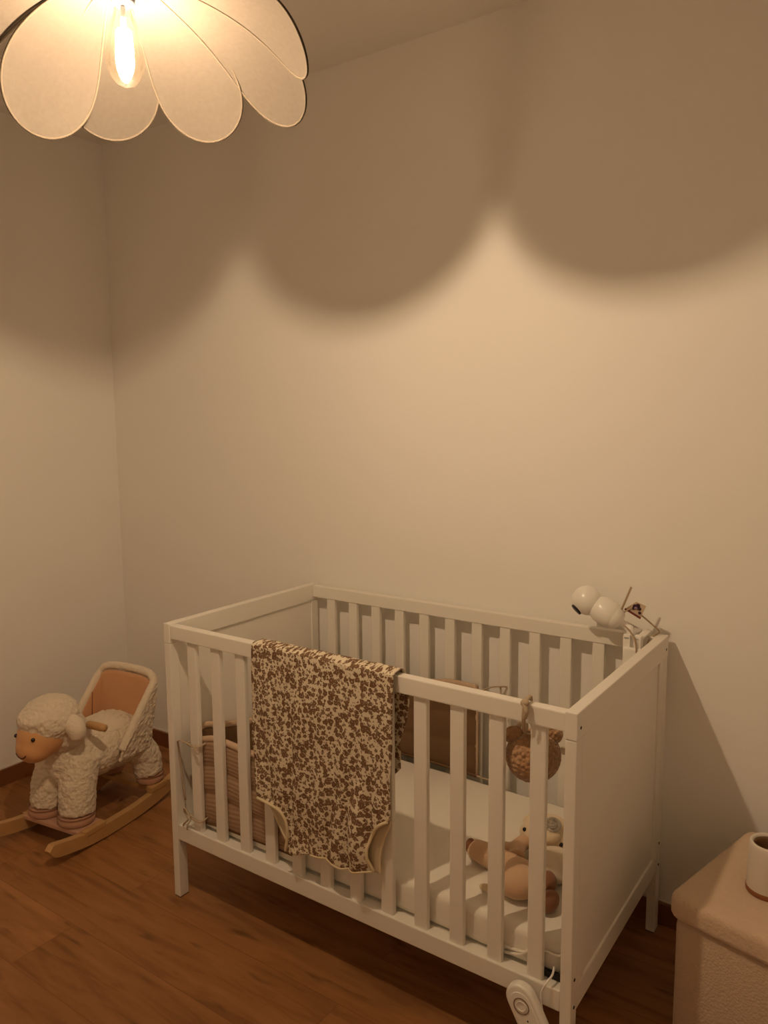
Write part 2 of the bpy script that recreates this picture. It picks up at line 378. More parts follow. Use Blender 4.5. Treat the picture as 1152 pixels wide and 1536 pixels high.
for s in (0, 1):                                       # the two slatted sides
    f = (lambda y: y) if s == 0 else (lambda y: D - y)
    def yy(a, b):
        a, b = f(a), f(b); return min(a, b), max(a, b)
    y0, y1 = yy(.003, .029)
    bx('side_top_rail', (.026, y0, .802), (W - .026, y1, .843), P, crib, .003)
    y0, y1 = yy(.003, .036)
    bx('side_bottom_rail', (.026, y0, .186), (W - .026, y1, .234), P, crib, .003)
    y0, y1 = yy(.010, .026)
    for i in range(12):
        xs = .0865 + .0962 * i
        bx('slat', (xs, y0, .230), (xs + .036, y1, .8045), P, crib, .0045)
bx('mattress_base', (.027, .0362, .216), (W - .027, D - .0362, .2295), P, crib, .001)      # bed base, made one solid panel to keep light from under the crib

# ------------------------------------------------------------------ mattress
def make_mattress():
    x0, x1, y0, y1, z0, z1, r = .034, 1.214, .038, .604, .2305, .3165, .030
    bm = bmesh.new()
    box(bm, (x0, y0, z0), (x1, y1, z1))
    es = [e for e in bm.edges if abs(e.verts[0].co.z - e.verts[1].co.z) > .01]
    bmesh.ops.bevel(bm, geom=es, offset=.035, segments=5, affect='EDGES', profile=.5)
    es = [e for e in bm.edges if abs(e.verts[0].co.z - e.verts[1].co.z) < 1e-5]
    bmesh.ops.bevel(bm, geom=es, offset=.019, segments=4, affect='EDGES', profile=.5)
    bmesh.ops.subdivide_edges(bm, edges=[e for e in bm.edges if e.calc_length() > .1], cuts=24, use_grid_fill=True)
    for v in bm.verts:
        n = noise.noise(v.co * 7) * .002 + noise.noise(v.co * 20) * .001
        if v.co.z > z0 + .02: v.co.z += n
    return link('mattress', bm, M['sheet'], None, True)
matt = make_mattress(); tag(matt, 'crib mattress under a cream white fitted sheet inside the white crib', 'mattress')
tb('sheet_hem', [(1.05, .036, .262), (1.12, .035, .262), (1.17, .034, .288), (1.205, .042, .283), (1.217, .08, .285), (1.219, .2, .284)], .0035, M['sheet'], matt)
tb('sheet_pleat', [(1.08, .035, .245), (1.12, .034, .257), (1.15, .034, .284)], .004, M['sheet'], matt)

# ------------------------------------------------------------------ crib bumper (from the front slats round the left end to the back slats)
bump_thing = thing('crib_bumper', 'ribbed beige and brown padded crib bumper tied round the left end inside the crib', 'crib bumper', (.05, .3, .3))
bump_thing.location = (0, 0, 0)
def bump_path():
    key = [(.458, .039, .264, .507), (.40, .039, .263, .507), (.31, .038, .262, .508), (.17, .038, .258, .516), (.10, .041, .25, .500), (.058, .060, .25, .497),
           (.046, .10, .30, .510), (.045, .20, .315, .480), (.046, .32, .318, .458), (.046, .45, .318, .50), (.05, .55, .318, .58), (.075, .612, .322, .604), (.15, .622, .322, .585),
           (.30, .624, .322, .570), (.48, .624, .322, .578), (.60, .622, .322, .600), (.70, .617, .322, .602)]
    pts = catmull([(a, b, c) for a, b, c, d in key], 9)
    tops = catmull([(a, b, d) for a, b, c, d in key], 9)
    return pts, tops
pb, pt = bump_path()
def make_bumper():
    bm = bmesh.new(); NV = 40; n = len(pb)
    outer, inner, uvo = [], [], []
    arc = 0
    for i in range(n):
        t = (pb[min(i + 1, n - 1)] - pb[max(i - 1, 0)]); t.z = 0; t.normalize()
        nrm = Vector((t.y, -t.x, 0))           # left of travel -> outside? travel goes -x on front, so outside is -y
        nrm = Vector((-t.y, t.x, 0))
        if i == 0: ref = nrm
        if i: arc += (pb[i] - pb[i - 1]).length
        out = nrm if nrm.dot(Vector((.6, .33, 0)) - Vector((pb[i].x, pb[i].y, 0))) < 0 else -nrm
        ro, ri, ru = [], [], []
        for j in range(NV + 1):
            v = j / NV
            wob = .006 * noise.noise(Vector((arc * 9, v * 3, 1)))
            z = pb[i].z + (pt[i].z - pb[i].z) * v
            x = pb[i].x + (pt[i].x - pb[i].x) * v; y = pb[i].y + (pt[i].y - pb[i].y) * v
            rib = abs(math.sin(PI * (v * 3.0 + .3 * noise.noise(Vector((arc * 4, 0, 0))))))
            th = .004 + .008 * rib ** .6 + wob * .4
            if j in (0, NV): th = .001
            q = Vector((x, y, z))
            ro.append(q + out * min(th, .012)); ri.append(q - out * (th * .7)); ru.append((arc, v * .26 + .01 * noise.noise(Vector((arc * 6, v * 2, 4)))))
        outer.append(ro); inner.append(ri); uvo.append(ru)
    grid(bm, outer, uvo, lambda i, j: 0); grid(bm, inner, uvo, lambda i, j: 1)
    bmesh.ops.remove_doubles(bm, verts=bm.verts, dist=.0005)
    bmesh.ops.recalc_face_normals(bm, faces=bm.faces)
    return link('padded_panel', bm, [M['knit'], M['bumper_in']], bump_thing, True)
make_bumper()
bm = bmesh.new(); tube(bm, [p + Vector((0, 0, .004)) for p in pt], .0095, 10); link('top_piping', bm, M['piping'], bump_thing, True)
bm = bmesh.new(); tube(bm, [p for p in pb if True], .006, 8); link('bottom_piping', bm, M['bumper_in'], bump_thing, True)
bm = bmesh.new(); tube(bm, [pb[-1] + (pt[-1] - pb[-1]) * k / 8 for k in range(9)], .005, 8); link('end_piping', bm, M['piping'], bump_thing, True)
bm = bmesh.new(); tube(bm, [pb[0] + (pt[0] - pb[0]) * k / 8 for k in range(9)], .005, 8); link('end_piping', bm, M['piping'], bump_thing, True)
def tie(pts, r=.0035): tb('tie', pts, r, M['tie'], bump_thing, 5, 6, flat=.6)
tie([(.10, .036, .505), (.085, .030, .503), (.078, .006, .50), (.10, .002, .497), (.125, .004, .50), (.128, .03, .502), (.11, .036, .5)])
tie([(.10, .002, .498), (.075, -.004, .507), (.045, .0, .500), (.032, .012, .47), (.034, .018, .40), (.045, .018, .31)], .003)
tie([(.11, .001, .498), (.130, -.006, .492), (.138, -.005, .485)], .003)
tie([(.085, .034, .275), (.080, .006, .275), (.10, .001, .272), (.126, .004, .272), (.126, .032, .275)])
tie([(.09, .001, .275), (.068, -.004, .300), (.062, .0, .285), (.080, -.004, .270), (.060, -.002, .25), (.050, .002, .238)], .003)
tie([(.09, .0, .272), (.078, -.006, .25), (.075, -.004, .236)], .003)
tie([(.68, .614, .607), (.72, .606, .606), (.752, .604, .622), (.772, .612, .626), (.788, .64, .62)], .004)
tie([(.70, .606, .606), (.728, .600, .594), (.757, .596, .606), (.775, .596, .588)], .0035)
tie([(.775, .625, .62), (.792, .60, .59), (.80, .60, .572), (.785, .60, .568), (.805, .598, .565)], .003)
tie([(.705, .61, .325), (.74, .606, .326), (.770, .604, .332), (.792, .615, .333)], .004)
tie([(.772, .604, .332), (.765, .60, .35), (.77, .60, .37)], .003)

# ------------------------------------------------------------------ sleeping bag draped over the front rail
bag = thing('baby_sleeping_bag', 'cream baby sleeping bag with brown floral print draped over the front crib rail', 'sleeping bag')
def lerp_tab(tab, z):
    if z >= tab[0][0]: return tab[0][1]
    for (a, x), (b, y) in zip(tab, tab[1:]):
        if z >= b: return x + (y - x) * (z - a) / (b - a)
    return tab[-1][1]
XLt = [(.85, .372), (.60, .363), (.50, .372), (.434, .388), (.432, .420), (.425, .448), (.413, .470), (.395, .480), (.37, .4845), (.341, .481), (.311, .474), (.30, .474)]
XRt = [(.85, .818), (.60, .810), (.50, .806), (.491, .800), (.48, .782), (.462, .765), (.44, .753), (.407, .7445), (.381, .746), (.359, .755), (.30, .757)]
def zbot(u):       # lower hem as a function of 0..1 across
    return [.311, .313, .318, .326, .332, .331, .330, .336, .345, .352][min(9, int(u * 9.999))]
def zbot(u):
    t = [.309, .312, .320, .329, .333, .330, .328, .334, .346, .350]
    k = u * 9; i = min(8, int(k)); return t[i] + (t[i + 1] - t[i]) * (k - i)
NR, NC = 110, 64
def bag_sheet(off, ztop, side, fold=1.0, zfun=zbot, xl=XLt, xr=XRt):
    rows, uvs = [], []
    for i in range(NR + 1):
        k = i / NR
        row, uvr = [], []
        for j in range(NC + 1):
            u = j / NC
            zb = zfun(u); z = ztop - (ztop - zb) * k
            # a row at this height keeps its own left and right edge
            zz = ztop - (ztop - (.311 + (.352 - .311) * u)) * k
            x = lerp_tab(xl, zz) + (lerp_tab(xr, zz) - lerp_tab(xl, zz)) * u
            d = max(0, (ztop - z))
            f = (math.sin(x * 34 + 1.2 + d * 2) * .35 + math.sin(x * 61 + d * 5) * .25 + noise.noise(Vector((x * 9, z * 5, 3))) * .9) * min(1, .25 + d * 2.2) * .013 * fold
            row.append(Vector((x, off - abs(f) * 1.2 - f * .4, z)) if side < 0 else Vector((x, off + abs(f), z)))
            uvr.append((x, z if side < 0 else 1.72 - z))
        rows.append(row); uvs.append(uvr)
    return rows, uvs
def make_bag():
    fr, fu = bag_sheet(-.0125, .846, -1, 1.6)
    # over the rail
    top, tu = [], []
    for a in range(1, 10):
        t = a / 10 * PI
        row, uvr = [], []
        for j in range(NC + 1):
            p = fr[0][j]; b = .003 * noise.noise(Vector((p.x * 30, a * .3, 0)))
            row.append(Vector((p.x + .002 * math.sin(t) * noise.noise(Vector((a, 0, 0))), (.0165 - (.0165 - p.y) * math.cos(t)) if a < 5 else .0165 - .0175 * math.cos(t), .846 + (.0085 + b) * math.sin(t)))); uvr.append((p.x, .85 + .03 * a / 10))
        top.append(row); tu.append(uvr)
    inn, iu = bag_sheet(.033, .846, 1, .45, lambda u: .583 - .012 * math.sin(PI * u) + (.02 * max(0, (u - .93) / .07) ** 2) + .02 * max(0, (.07 - u) / .07) ** 2,
                        [(.85, .374), (.5, .39)], [(.85, .819), (.78, .826), (.70, .830), (.60, .822), (.5, .805)])
    rows = fr[::-1] + top + inn; uvs = fu[::-1] + tu + iu
    bm = bmesh.new(); grid(bm, rows, uvs)
    # rows of the front were reversed, uv kept per point
    o = link('floral_front', bm, M['floral'], bag, True)
    s = o.modifiers.new('s', 'SOLIDIFY'); s.thickness = .0022; s.offset = 0
    # bindings along the armholes and hem
    L_ = [fr[i][0] for i in range(NR + 1) if fr[i][0].z < .436]; Rr = [fr[i][NC] for i in range(NR + 1) if fr[i][NC].z < .492]
    for pts in (L_, Rr):
        bm = bmesh.new(); tube(bm, catmull([p + Vector((0, -.001, 0)) for p in pts[::3]] + [pts[-1]], 3), .0042, 8, flat=1.0); link('armhole_binding', bm, M['cream_bind'], bag, True)
    bm = bmesh.new(); tube(bm, [p + Vector((0, 0, -.001)) for p in fr[NR][NC * 3 // 10:]], .0032, 8); link('neck_binding', bm, M['cream_bind'], bag, True)
    # back layer with its own armholes, seen as a crescent behind the front
    XLb = [(.85, .38), (.45, .396), (.43, .400), (.40, .417), (.37, .436), (.34, .455), (.31, .478)]
    XRb = [(.85, .785), (.55, .79), (.50, .798), (.485, .800), (.47, .795), (.44, .781), (.41, .772), (.38, .768), (.352, .769)]
    bk, bu = bag_sheet(-.004, .60, -1, .25, lambda u: .322 + .022 * u, XLb, XRb)
    bm = bmesh.new(); grid(bm, bk, bu); o = link('back_layer', bm, M['lining'], bag, True)
    s = o.modifiers.new('s', 'SOLIDIFY'); s.thickness = .0015; s.offset = 0
    for pts in ([r[0] for r in bk if r[0].z < .425], [r[NC] for r in bk if r[NC].z < .485]):
        bm = bmesh.new(); tube(bm, pts, .0032, 8); link('armhole_binding', bm, M['cream_bind'], bag, True)
make_bag()

# ------------------------------------------------------------------ plush ball-shaped bear head hanging on the front rail
bear = thing('hanging_bear_toy', 'round curly brown plush bear head hanging by a ribbon from the front crib rail', 'plush toy', (1.123, .078, .70))
bm = bmesh.new(); ell(bm, (0, 0, 0), (.060, .054, .058), rotm(z=35), 4); o = link('head', bm, M['bear'], bear, True); fuse(o, .0035, 2, .0045, .008)
for s, nm in ((1, 'ear'), (-1, 'ear')):
    bm = bmesh.new(); ell(bm, (s * .043 * .82, s * .043 * .57, .047), (.022, .013, .021), rotm(z=35), 3); o = link(nm, bm, M['bear'], bear, True); fuse(o, .003, 2, .004, .008)
el('muzzle', (-.028, .040, -.012), (.024, .020, .018), M['creamw'], bear, sub=3)
el('label_tag', (.062, .018, .020), (.008, .002, .010), M['creamw'], bear, sub=2)
tb('hanging_loop', [(.002, .0, .055), (.006, -.030, .10), (.012, -.045, .146), (.016, -.064, .156), (.016, -.083, .146), (.014, -.084, .11), (.006, -.060, .075), (.0, -.02, .056)], .0045, M['tie'], bear, flat=.5)
el('bow_knot', (.016, -.082, .148), (.010, .008, .008), M['tie'], bear, sub=3)
tb('bow_tail', [(.016, -.086, .148), (.024, -.092, .134), (.020, -.091, .118)], .005, M['tie'], bear, flat=.4)
tb('ribbon_loop', [(-.030, -.012, .058), (-.024, -.018, .074), (-.012, -.016, .076), (-.016, -.008, .058)], .006, M['creamw'], bear, flat=.5)

# ------------------------------------------------------------------ soft toys on the mattress
MZ = .3175
bun = thing('plush_rabbit', 'peach plush rabbit lying face down on the mattress with brown paw and feet', 'plush toy', (1.066, .135, MZ + .001))
bm = bmesh.new()
ell(bm, (0, 0, .036), (.052, .046, .036), rotm(z=20), 4)
ell(bm, (-.02, .045, .032), (.036, .038, .031), rotm(z=20), 3)
ell(bm, (.030, .018, .032), (.032, .030, .028), None, 3)
o = link('body', bm, M['peach'], bun, True); fuse(o, .004, 3, .002, .02)
bm = bmesh.new(); tube(bm, catmull([(-.03, .06, .035), (-.075, .062, .030), (-.12, .072, .028), (-.158, .074, .030)], 8), lambda t: .024 + .006 * math.sin(PI * t), 14)
ell(bm, (-.145, .073, .028), (.028, .024, .024), None, 3)
o = link('arm', bm, M['peach'], bun, True); fuse(o, .004, 3)
el('paw', (-.168, .076, .034), (.012, .017, .018), M['peach_dark'], bun, sub=3)
bm = bmesh.new(); tube(bm, catmull([(-.04, .075, .045), (-.06, .13, .04), (-.05, .175, .04), (-.02, .20, .038)], 8), lambda t: .021 - .003 * t, 12); ell(bm, (-.085, .115, .028), (.045, .022, .022), rotm(z=10), 3)
o = link('ear', bm, M['peach'], bun, True); fuse(o, .004, 3)
for (x, y, z, r) in ((.055, .045, .030, 20), (.082, -.012, .024, -10)):
    el('foot', (x, y, z), (.020, .030, .024), M['peach_dark'], bun, rotm(z=r), 3)
el('tail', (-.070, -.03, .012), (.016, .010, .009), M['cream'], bun, sub=2)
cr = thing('plush_bear', 'cream plush bear with black bead eyes lying on its back on the mattress', 'plush toy', (1.045, .37, MZ))
bm = bmesh.new(); ell(bm, (0, -.018, .046), (.070, .062, .046), rotm(z=35), 4); ell(bm, (-.060, .020, .045), (.022, .022, .018), None, 3); ell(bm, (.040, .052, .05), (.022, .02, .02), None, 3)
o = link('head', bm, M['cream'], cr, True); fuse(o, .004, 3, .003, .02); cream_head = o
bm = bmesh.new(); ell(bm, (.065, -.115, .034), (.060, .052, .034), rotm(z=-40), 4); ell(bm, (.02, -.11, .024), (.028, .022, .020), rotm(z=20), 3); ell(bm, (.10, -.06, .03), (.03, .03, .03), None, 3)
o = link('body', bm, M['creamw'], cr, True); fuse(o, .004, 3, .002, .02)
el('muzzle', (.022, -.055, .066), (.030, .024, .020), M['cream'], cr, rotm(z=35), 3)
bpy.context.view_layer.update()
he = cream_head.evaluated_get(bpy.context.evaluated_depsgraph_get())
org = Vector((1.77566, -1.41991, 1.43261)) - Vector((1.045, .37, MZ))
for nm, q, rr in (('eye', (-.045, -.056, .062), .0055), ('eye', (.060, -.071, .062), .0055), ('nose', (.010, .0, .075), .0045)):
    ok, loc, nor, ix = he.ray_cast(org, (Vector(q) - org).normalized())
    el(nm, loc if ok else q, rr, M['bead'], cr, sub=3)
pac = thing('pacifier', 'clear silicone pacifier glinting on top of the cream plush bear', 'pacifier', (1.072, .325, .408))
bm = bmesh.new(); lathe(bm, [(.002, .0), (.016, .0), (.021, .002), (.021, .004), (.016, .006), (.002, .006)], (0, 0, 0), 28, rotm(x=25, y=10)); link('shield', bm, M['clear'], pac, True)
bm = bmesh.new(); tube(bm, catmull([(.014 * math.cos(a), .014 * math.sin(a) - .005, .012 + .003 * math.sin(a)) for a in [k * PI / 4 for k in range(8)]], 4, True), .0028, 8, True); link('ring_handle', bm, M['clear'], pac, True)
el('teat', (0, .002, -.006), (.009, .009, .010), M['clear'], pac, sub=3)

# ------------------------------------------------------------------ baby camera clamped on the rear corner
bc = thing('baby_camera', 'white ball-headed baby camera with antenna on a bracket at the rear right crib corner', 'camera', (1.13, .585, .90))
def dirm(d):
    return Vector(d).to_track_quat('Z', 'Y').to_matrix()
hc = Vector((1.052, .585, .934)) - Vector((1.13, .585, .90))
el('camera_head', hc, .0405, M['plastic'], bc, sub=5)
fd = Vector((-.55, -.55, -.62)).normalized()
bm = bmesh.new(); lathe(bm, [(.001, .0), (.0165, .0), (.0165, .005), (.012, .006), (.001, .0062)], hc + fd * .0362, 28, dirm(fd)); link('lens', bm, M['black'], bc, True)
ax = Vector((.86, .02, -.42)).normalized()
bm = bmesh.new(); lathe(bm, [(.012, .0), (.030, .003), (.036, .018), (.0375, .036), (.036, .056), (.034, .058), (.033, .060), (.033, .062), (.028, .074), (.018, .082), (.004, .084)], hc + ax * .024, 36, dirm(ax)); link('camera_body', bm, M['plastic'], bc, True)
tip = Vector((1.171, .585, .985)) - bc.location; base = Vector((1.137, .585, .895)) - bc.location
bm = bmesh.new(); tube(bm, [base, tip], .0028, 10); link('antenna', bm, M['cord'], bc, True)
el('antenna_pivot', base, (.010, .010, .011), M['plastic'], bc, sub=3)
# bracket going down to the rail
br0 = hc + ax * .10
bm = bmesh.new(); tube(bm, catmull([br0, br0 + Vector((.018, .01, -.02)), (1.172 - 1.13, 0.0, .868 - .90), (1.176 - 1.13, .0, .80 - .90)], 6), .010, 12); link('arm', bm, M['bracket'], bc, True)
for x in (1.168, 1.196):
    bm = bmesh.new(); box(bm, (x - .010 - 1.13, -.018 + .0, -.125), (x + .010 - 1.13, .004, -.040), .004)
    box(bm, (x - .010 - 1.13, -.018, -.052), (x + .010 - 1.13, .085, -.046), .002)
    link('clamp_hook', bm, M['bracket'], bc, False)
bm = bmesh.new(); box(bm, (.030, -.026, -.140), (.082, -.012, -.072), .006); link('clamp_plate', bm, M['bracket'], bc)
cb = thing('power_cable', 'thin pale cable looping behind the baby camera down over the crib corner', 'cable')
tb('cable', [(1.150, .592, .912), (1.172, .60, .925), (1.195, .61, .905), (1.215, .622, .885), (1.232, .640, .862), (1.222, .648, .85), (1.205, .640, .83), (1.205, .61, .77), (1.21, .60, .70)], .0022, M['cord'], cb)
tb('cable_branch', [(1.16, .565, .885), (1.178, .562, .873), (1.194, .56, .845), (1.199, .555, .80), (1.204, .55, .74)], .0022, M['cord'], cb)
flag = thing('fabric_charm', 'small charm with a dark purple flower and red edge hanging by the camera cable', 'charm', (1.176, .60, .925))
def flag_geo():
    pts = [(-.024, 0, -.004), (.004, 0, .018), (.030, .0, .010), (.018, 0, -.022)]
    bm = bmesh.new(); f = [bm.verts.new(p) for p in pts]; b = [bm.verts.new(Vector(p) + Vector((0, .003, 0))) for p in pts]
    bm.faces.new(f); bm.faces.new(b[::-1])
    for i in range(4): bm.faces.new((f[i], b[i], b[(i + 1) % 4], f[(i + 1) % 4]))
    bmesh.ops.recalc_face_normals(bm, faces=bm.faces)
    return bm
M['charm'] = mat('charm_cloth', (.55, .42, .30), .9)
M['purple'] = mat('dark_purple', (.045, .018, .035), .8)
M['lilac'] = mat('lilac', (.30, .20, .26), .8)
link('cloth_leaf', flag_geo(), M['charm'], flag)
tb('red_edge', [(-.024, -.002, -.004), (-.002, -.002, -.014), (.018, -.002, -.024)], .0028, M['floral_red'], flag)
for (x, z, r) in ((.002, .006, .006), (.010, .009, .006), (.014, .001, .005), (.015, -.010, .004), (-.002, .0, .004)):
    el('flower_petal', (x, -.0015, z), (r, .0018, r), M['purple'], flag, sub=2)
el('flower_centre', (.005, -.003, .002), (.0045, .0015, .004), M['lilac'], flag, sub=2)

# ------------------------------------------------------------------ sleep monitor on the lower front rail
dev = thing('sleep_monitor', 'long white rounded sleep monitor with a ring button strapped to the lower front rail', 'monitor', (1.172, -.018, .166))
dd = Vector((.085, 0, -.155)).normalized(); dn = Vector((.0, -1, .0)); du = dd.cross(dn)
def dev_pt(s, t, n): return Vector((0, 0, 0)) + dd * s + du * t + dn * n
def capsule(bm, s0, s1, r, n0, n1, bev):
    prof = []
    for k in range(13): a = PI / 2 + PI * k / 12; prof.append((s0 + r * math.cos(a) , r * math.sin(a)))
    for k in range(13): a = -PI / 2 + PI * k / 12; prof.append((s1 + r * math.cos(a), r * math.sin(a)))
    f = [bm.verts.new(dev_pt(s, t, n0)) for s, t in prof]; b = [bm.verts.new(dev_pt(s, t, n1)) for s, t in prof]
    F = bm.faces.new(f); B = bm.faces.new(b[::-1])
    for i in range(len(f)): bm.faces.new((f[i], f[i - 1], b[i - 1], b[i]))
    bmesh.ops.recalc_face_normals(bm, faces=bm.faces)
    if bev: bmesh.ops.bevel(bm, geom=list(B.edges) + list(F.edges), offset=bev, segments=4, affect='EDGES', profile=.5)
bm = bmesh.new(); capsule(bm, -.045, .105, .0335, -.006, .018, .007); link('casing', bm, M['plastic'], dev, True)
bm = bmesh.new(); capsule(bm, -.040, .10, .024, .0165, .0195, .0015); link('face_plate', bm, M['plastic'], dev, True)
def ring(name, R_, r, m, s0=-.034, n=.0198):
    bm = bmesh.new(); tube(bm, [dev_pt(s0 + R_ * math.cos(a), R_ * math.sin(a), n) for a in [2 * PI * k / 36 for k in range(36)]], r, 6, True); link(name, bm, m, dev, True)
M['devgrey'] = mat('grey_print', (.22, .15, .11), .6)
ring('ring_button', .017, .0013, M['devgrey']); ring('ring_inner', .0105, .0012, M['plastic'], n=.0205)
for s, t in ((-.002, .0), (.008, .004), (.014, -.004), (.022, .003)):
    bm = bmesh.new(); ell(bm, dev_pt(s, t, .0192), (.0022, .0012, .0022), None, 2); link('indicator_dot', bm, M['bead'], dev, True)
bm = bmesh.new()
for k in range(2):
    ell(bm, dev_pt(.020 + .008 * k, .0325, .009), (.0035, .004, .006), None, 2)
link('side_port', bm, M['bead'], dev, True)
strip = tag(bx('gap_strip', (1.155, .0265, .2345), (1.222, .0355, .250), M['black'], None, .002), 'black strap standing in for the dark gap on the lower front rail behind the slat nearest the right post', 'strip')  # black box puts the shade of the gap behind the slat into colour
dc = thing('monitor_cable', 'thin pale cable curling out behind the white sleep monitor', 'cable')
tb('cable', [(1.200, .030, .262), (1.203, .012, .256), (1.198, -.007, .248), (1.188, -.010, .22), (1.192, -.010, .18), (1.208, -.012, .13), (1.225, -.014, .06), (1.23, -.014, .004)], .0024, M['plastic'], dc)

# ------------------------------------------------------------------ rocking sheep
YAW = math.radians(-82)
sheep = thing('rocking_sheep', 'woolly cream rocking sheep with tan bucket seat on pale wooden rockers beside the crib', 'rocking toy', (-.61, .13, 0), rz=YAW)
# local frame: x forward, y to the sheep's left (towards the crib), z up
def rocker(side):
    yc = side * .140; hw = .013
    bm = bmesh.new(); top, bot = [], []
    N_ = 40
    for k in range(N_ + 1):
        s = -.30 + .60 * k / N_
        zb = .004 + .42 * max(0, abs(s) - .03) ** 2 * 1.35
        e = min(1, (.30 - abs(s)) / .03); hh = .046 * math.sqrt(max(.0, 1 - (1 - e) ** 2)) * .5
        mid = zb + .023
        bot.append((s, mid - max(hh, .001))); top.append((s, mid + max(hh, .001)))
    A = [bm.verts.new((s, yc - hw, z)) for s, z in bot + top[::-1]]; B = [bm.verts.new((s, yc + hw, z)) for s, z in bot + top[::-1]]
    n = N_ + 1
    for i in range(N_):
        a, b, c, d = i, i + 1, 2 * n - 2 - i, 2 * n - 1 - i
        bm.faces.new((A[a], A[b], A[c], A[d])); bm.faces.new((B[a], B[d], B[c], B[b]))
    for i in range(2 * n): bm.faces.new((A[i], B[i], B[(i + 1) % (2 * n)], A[(i + 1) % (2 * n)]))
    bmesh.ops.recalc_face_normals(bm, faces=bm.faces)
    o = link('rocker', bm, M['beech'], sheep)
    b = o.modifiers.new('b', 'BEVEL'); b.width = .004; b.segments = 3; b.limit_method = 'ANGLE'
rocker(1); rocker(-1)
bx('foot_board', (.075, -.134, .052), (.175, .134, .068), M['hoof'], sheep, .004)
bx('crossbar', (-.215, -.134, .058), (-.165, .134, .076), M['beech'], sheep, .004)
for sd in (1, -1):
    bx('rail_block', (.07, sd * .140 - .015, .045), (.16, sd * .140 + .015, .066), M['beech'], sheep, .004)
    bx('rail_block', (-.235, sd * .140 - .015, .06), (-.15, sd * .140 + .015, .083), M['beech'], sheep, .004)
bm = bmesh.new()
ell(bm, (-.03, 0, .262), (.165, .118, .095), rotm(y=8), 4); ell(bm, (-.11, 0, .262), (.115, .132, .100), None, 4)                 # trunk
ell(bm, (.075, 0, .265), (.085, .098, .105), None, 4)                # chest
ell(bm, (.07, 0, .36), (.065, .075, .06), None, 4)                  # neck
for sd in (1, -1):
    tube(bm, catmull([(.075, sd * .056, .28), (.105, sd * .066, .19), (.118, sd * .071, .10)], 6), lambda t: .064 - .004 * t, 20)
    tube(bm, catmull([(-.13, sd * .06, .27), (-.185, sd * .085, .19), (-.195, sd * .098, .112)], 6), lambda t: .062 - .010 * t, 20)
o = link('body', bm, M['wool'], sheep, True); fuse(o, .006, 5, .012, .014)
for sd in (1, -1):
    for (x, y, z, r) in ((.122, .072, .085, .060), (-.198, .100, .098, .050)):
        bm = bmesh.new(); lathe(bm, [(.01, -.017), (r - .006, -.017), (r, -.010), (r + .001, .004), (r - .004, .014), (.01, .016)], (x, sd * y, z), 32)
        link('hoof', bm, M['hoof'], sheep, True)
        bm = bmesh.new(); tube(bm, [(x + (r + .0005) * math.cos(a), sd * y + (r + .0005) * math.sin(a), z + .014) for a in [2 * PI * k / 30 for k in range(30)]], .0022, 6, True)
        link('hoof_seam', bm, M['peach_dark'], sheep, True)
# bucket seat: shell with a wool outside and a tan inside
def seat():
    NA, NH = 48, 18
    def rim(a):  # a from -1 (far side front) through 0 (back) to 1 (near side front)
        s = abs(a)
        th = PI * .5 * a
        x = -.205 + .175 * (max(0, s - .42) / .58) ** 1.0 if s > .42 else -.205 - .012 * math.cos(PI * .5 * s / .42)
        y = (1 if a > 0 else -1) * (.138 * math.sin(PI / 2 * min(1, s / .50)) ** .72)
        z = .502 - .040 * (s / .45) ** 3 if s < .45 else .462 - .190 * ((s - .45) / .55) ** 1.05
        return x, y, z
    def P_(a, h, inner):
        x, y, z = rim(a)
        xb = x * .82
        yb = y * .90
        zb = .235
        k = h
        px = xb + (x - xb) * k; py = yb + (y - yb) * k ** .8; pz = zb + (z - zb) * k
        c = Vector((-.08, 0, pz)); d = (c - Vector((px, py, pz))); d.z = 0; d.normalize()
        return Vector((px, py, pz)) + d * (.0155 if inner else -.0155)
    out, inn = [], []
    for i in range(NA + 1):
        a = -1 + 2 * i / NA
        out.append([P_(a, j / NH, False) for j in range(NH + 1)]); inn.append([P_(a, j / NH, True) for j in range(NH + 1)])
    bm = bmesh.new(); V1 = grid(bm, out); link_bm = bm
    V2 = grid(bm, [[p + (q - p) * .62 for p, q in zip(r1, r2)] for r1, r2 in zip(out, inn)])
    for i in range(NA): bm.faces.new((V1[i][NH], V1[i + 1][NH], V2[i + 1][NH], V2[i][NH]))
    for i in (0, NA):
        for j in range(NH): bm.faces.new((V1[i][j], V1[i][j + 1], V2[i][j + 1], V2[i][j]))
    bmesh.ops.recalc_face_normals(bm, faces=bm.faces)
    o = link('seat_shell', bm, M['wool'], sheep, True)
    s = o.modifiers.new('s', 'SUBSURF'); s.levels = 2; s.render_levels = 2
    t = bpy.data.textures.new('shell_pile', 'CLOUDS'); t.noise_scale = .015
    d = o.modifiers.new('d', 'DISPLACE'); d.texture = t; d.strength = .010; d.mid_level = .5; d.texture_coords = 'LOCAL'
    bm = bmesh.new()
    rows = [[inn[i][j] + (out[i][j] - inn[i][j]) * .12 for j in range(NH)] for i in range(3, NA - 2)]
    grid(bm, rows)
    o = link('seat_lining', bm, M['tan'], sheep, True); s = o.modifiers.new('s', 'SOLIDIFY'); s.thickness = .010; s.offset = 0
    # rolled rim
    rr = [(out[i][NH] * .5 + inn[i][NH] * .5) for i in range(NA + 1)]
    bm = bmesh.new(); tube(bm, rr, .0145, 12); o = link('seat_rim', bm, M['wool_smooth'], sheep, True); fuse(o, .004, 2, .004, .012)
    for a_i in (int(NA * .22), int(NA * .78)):
        bm = bmesh.new(); tube(bm, [rows[a_i - 3][j] + (inn[a_i][j] - out[a_i][j]) * .2 for j in range(2, NH)], .0022, 6); link('lining_seam', bm, M['peach_dark'], sheep, True)
seat()
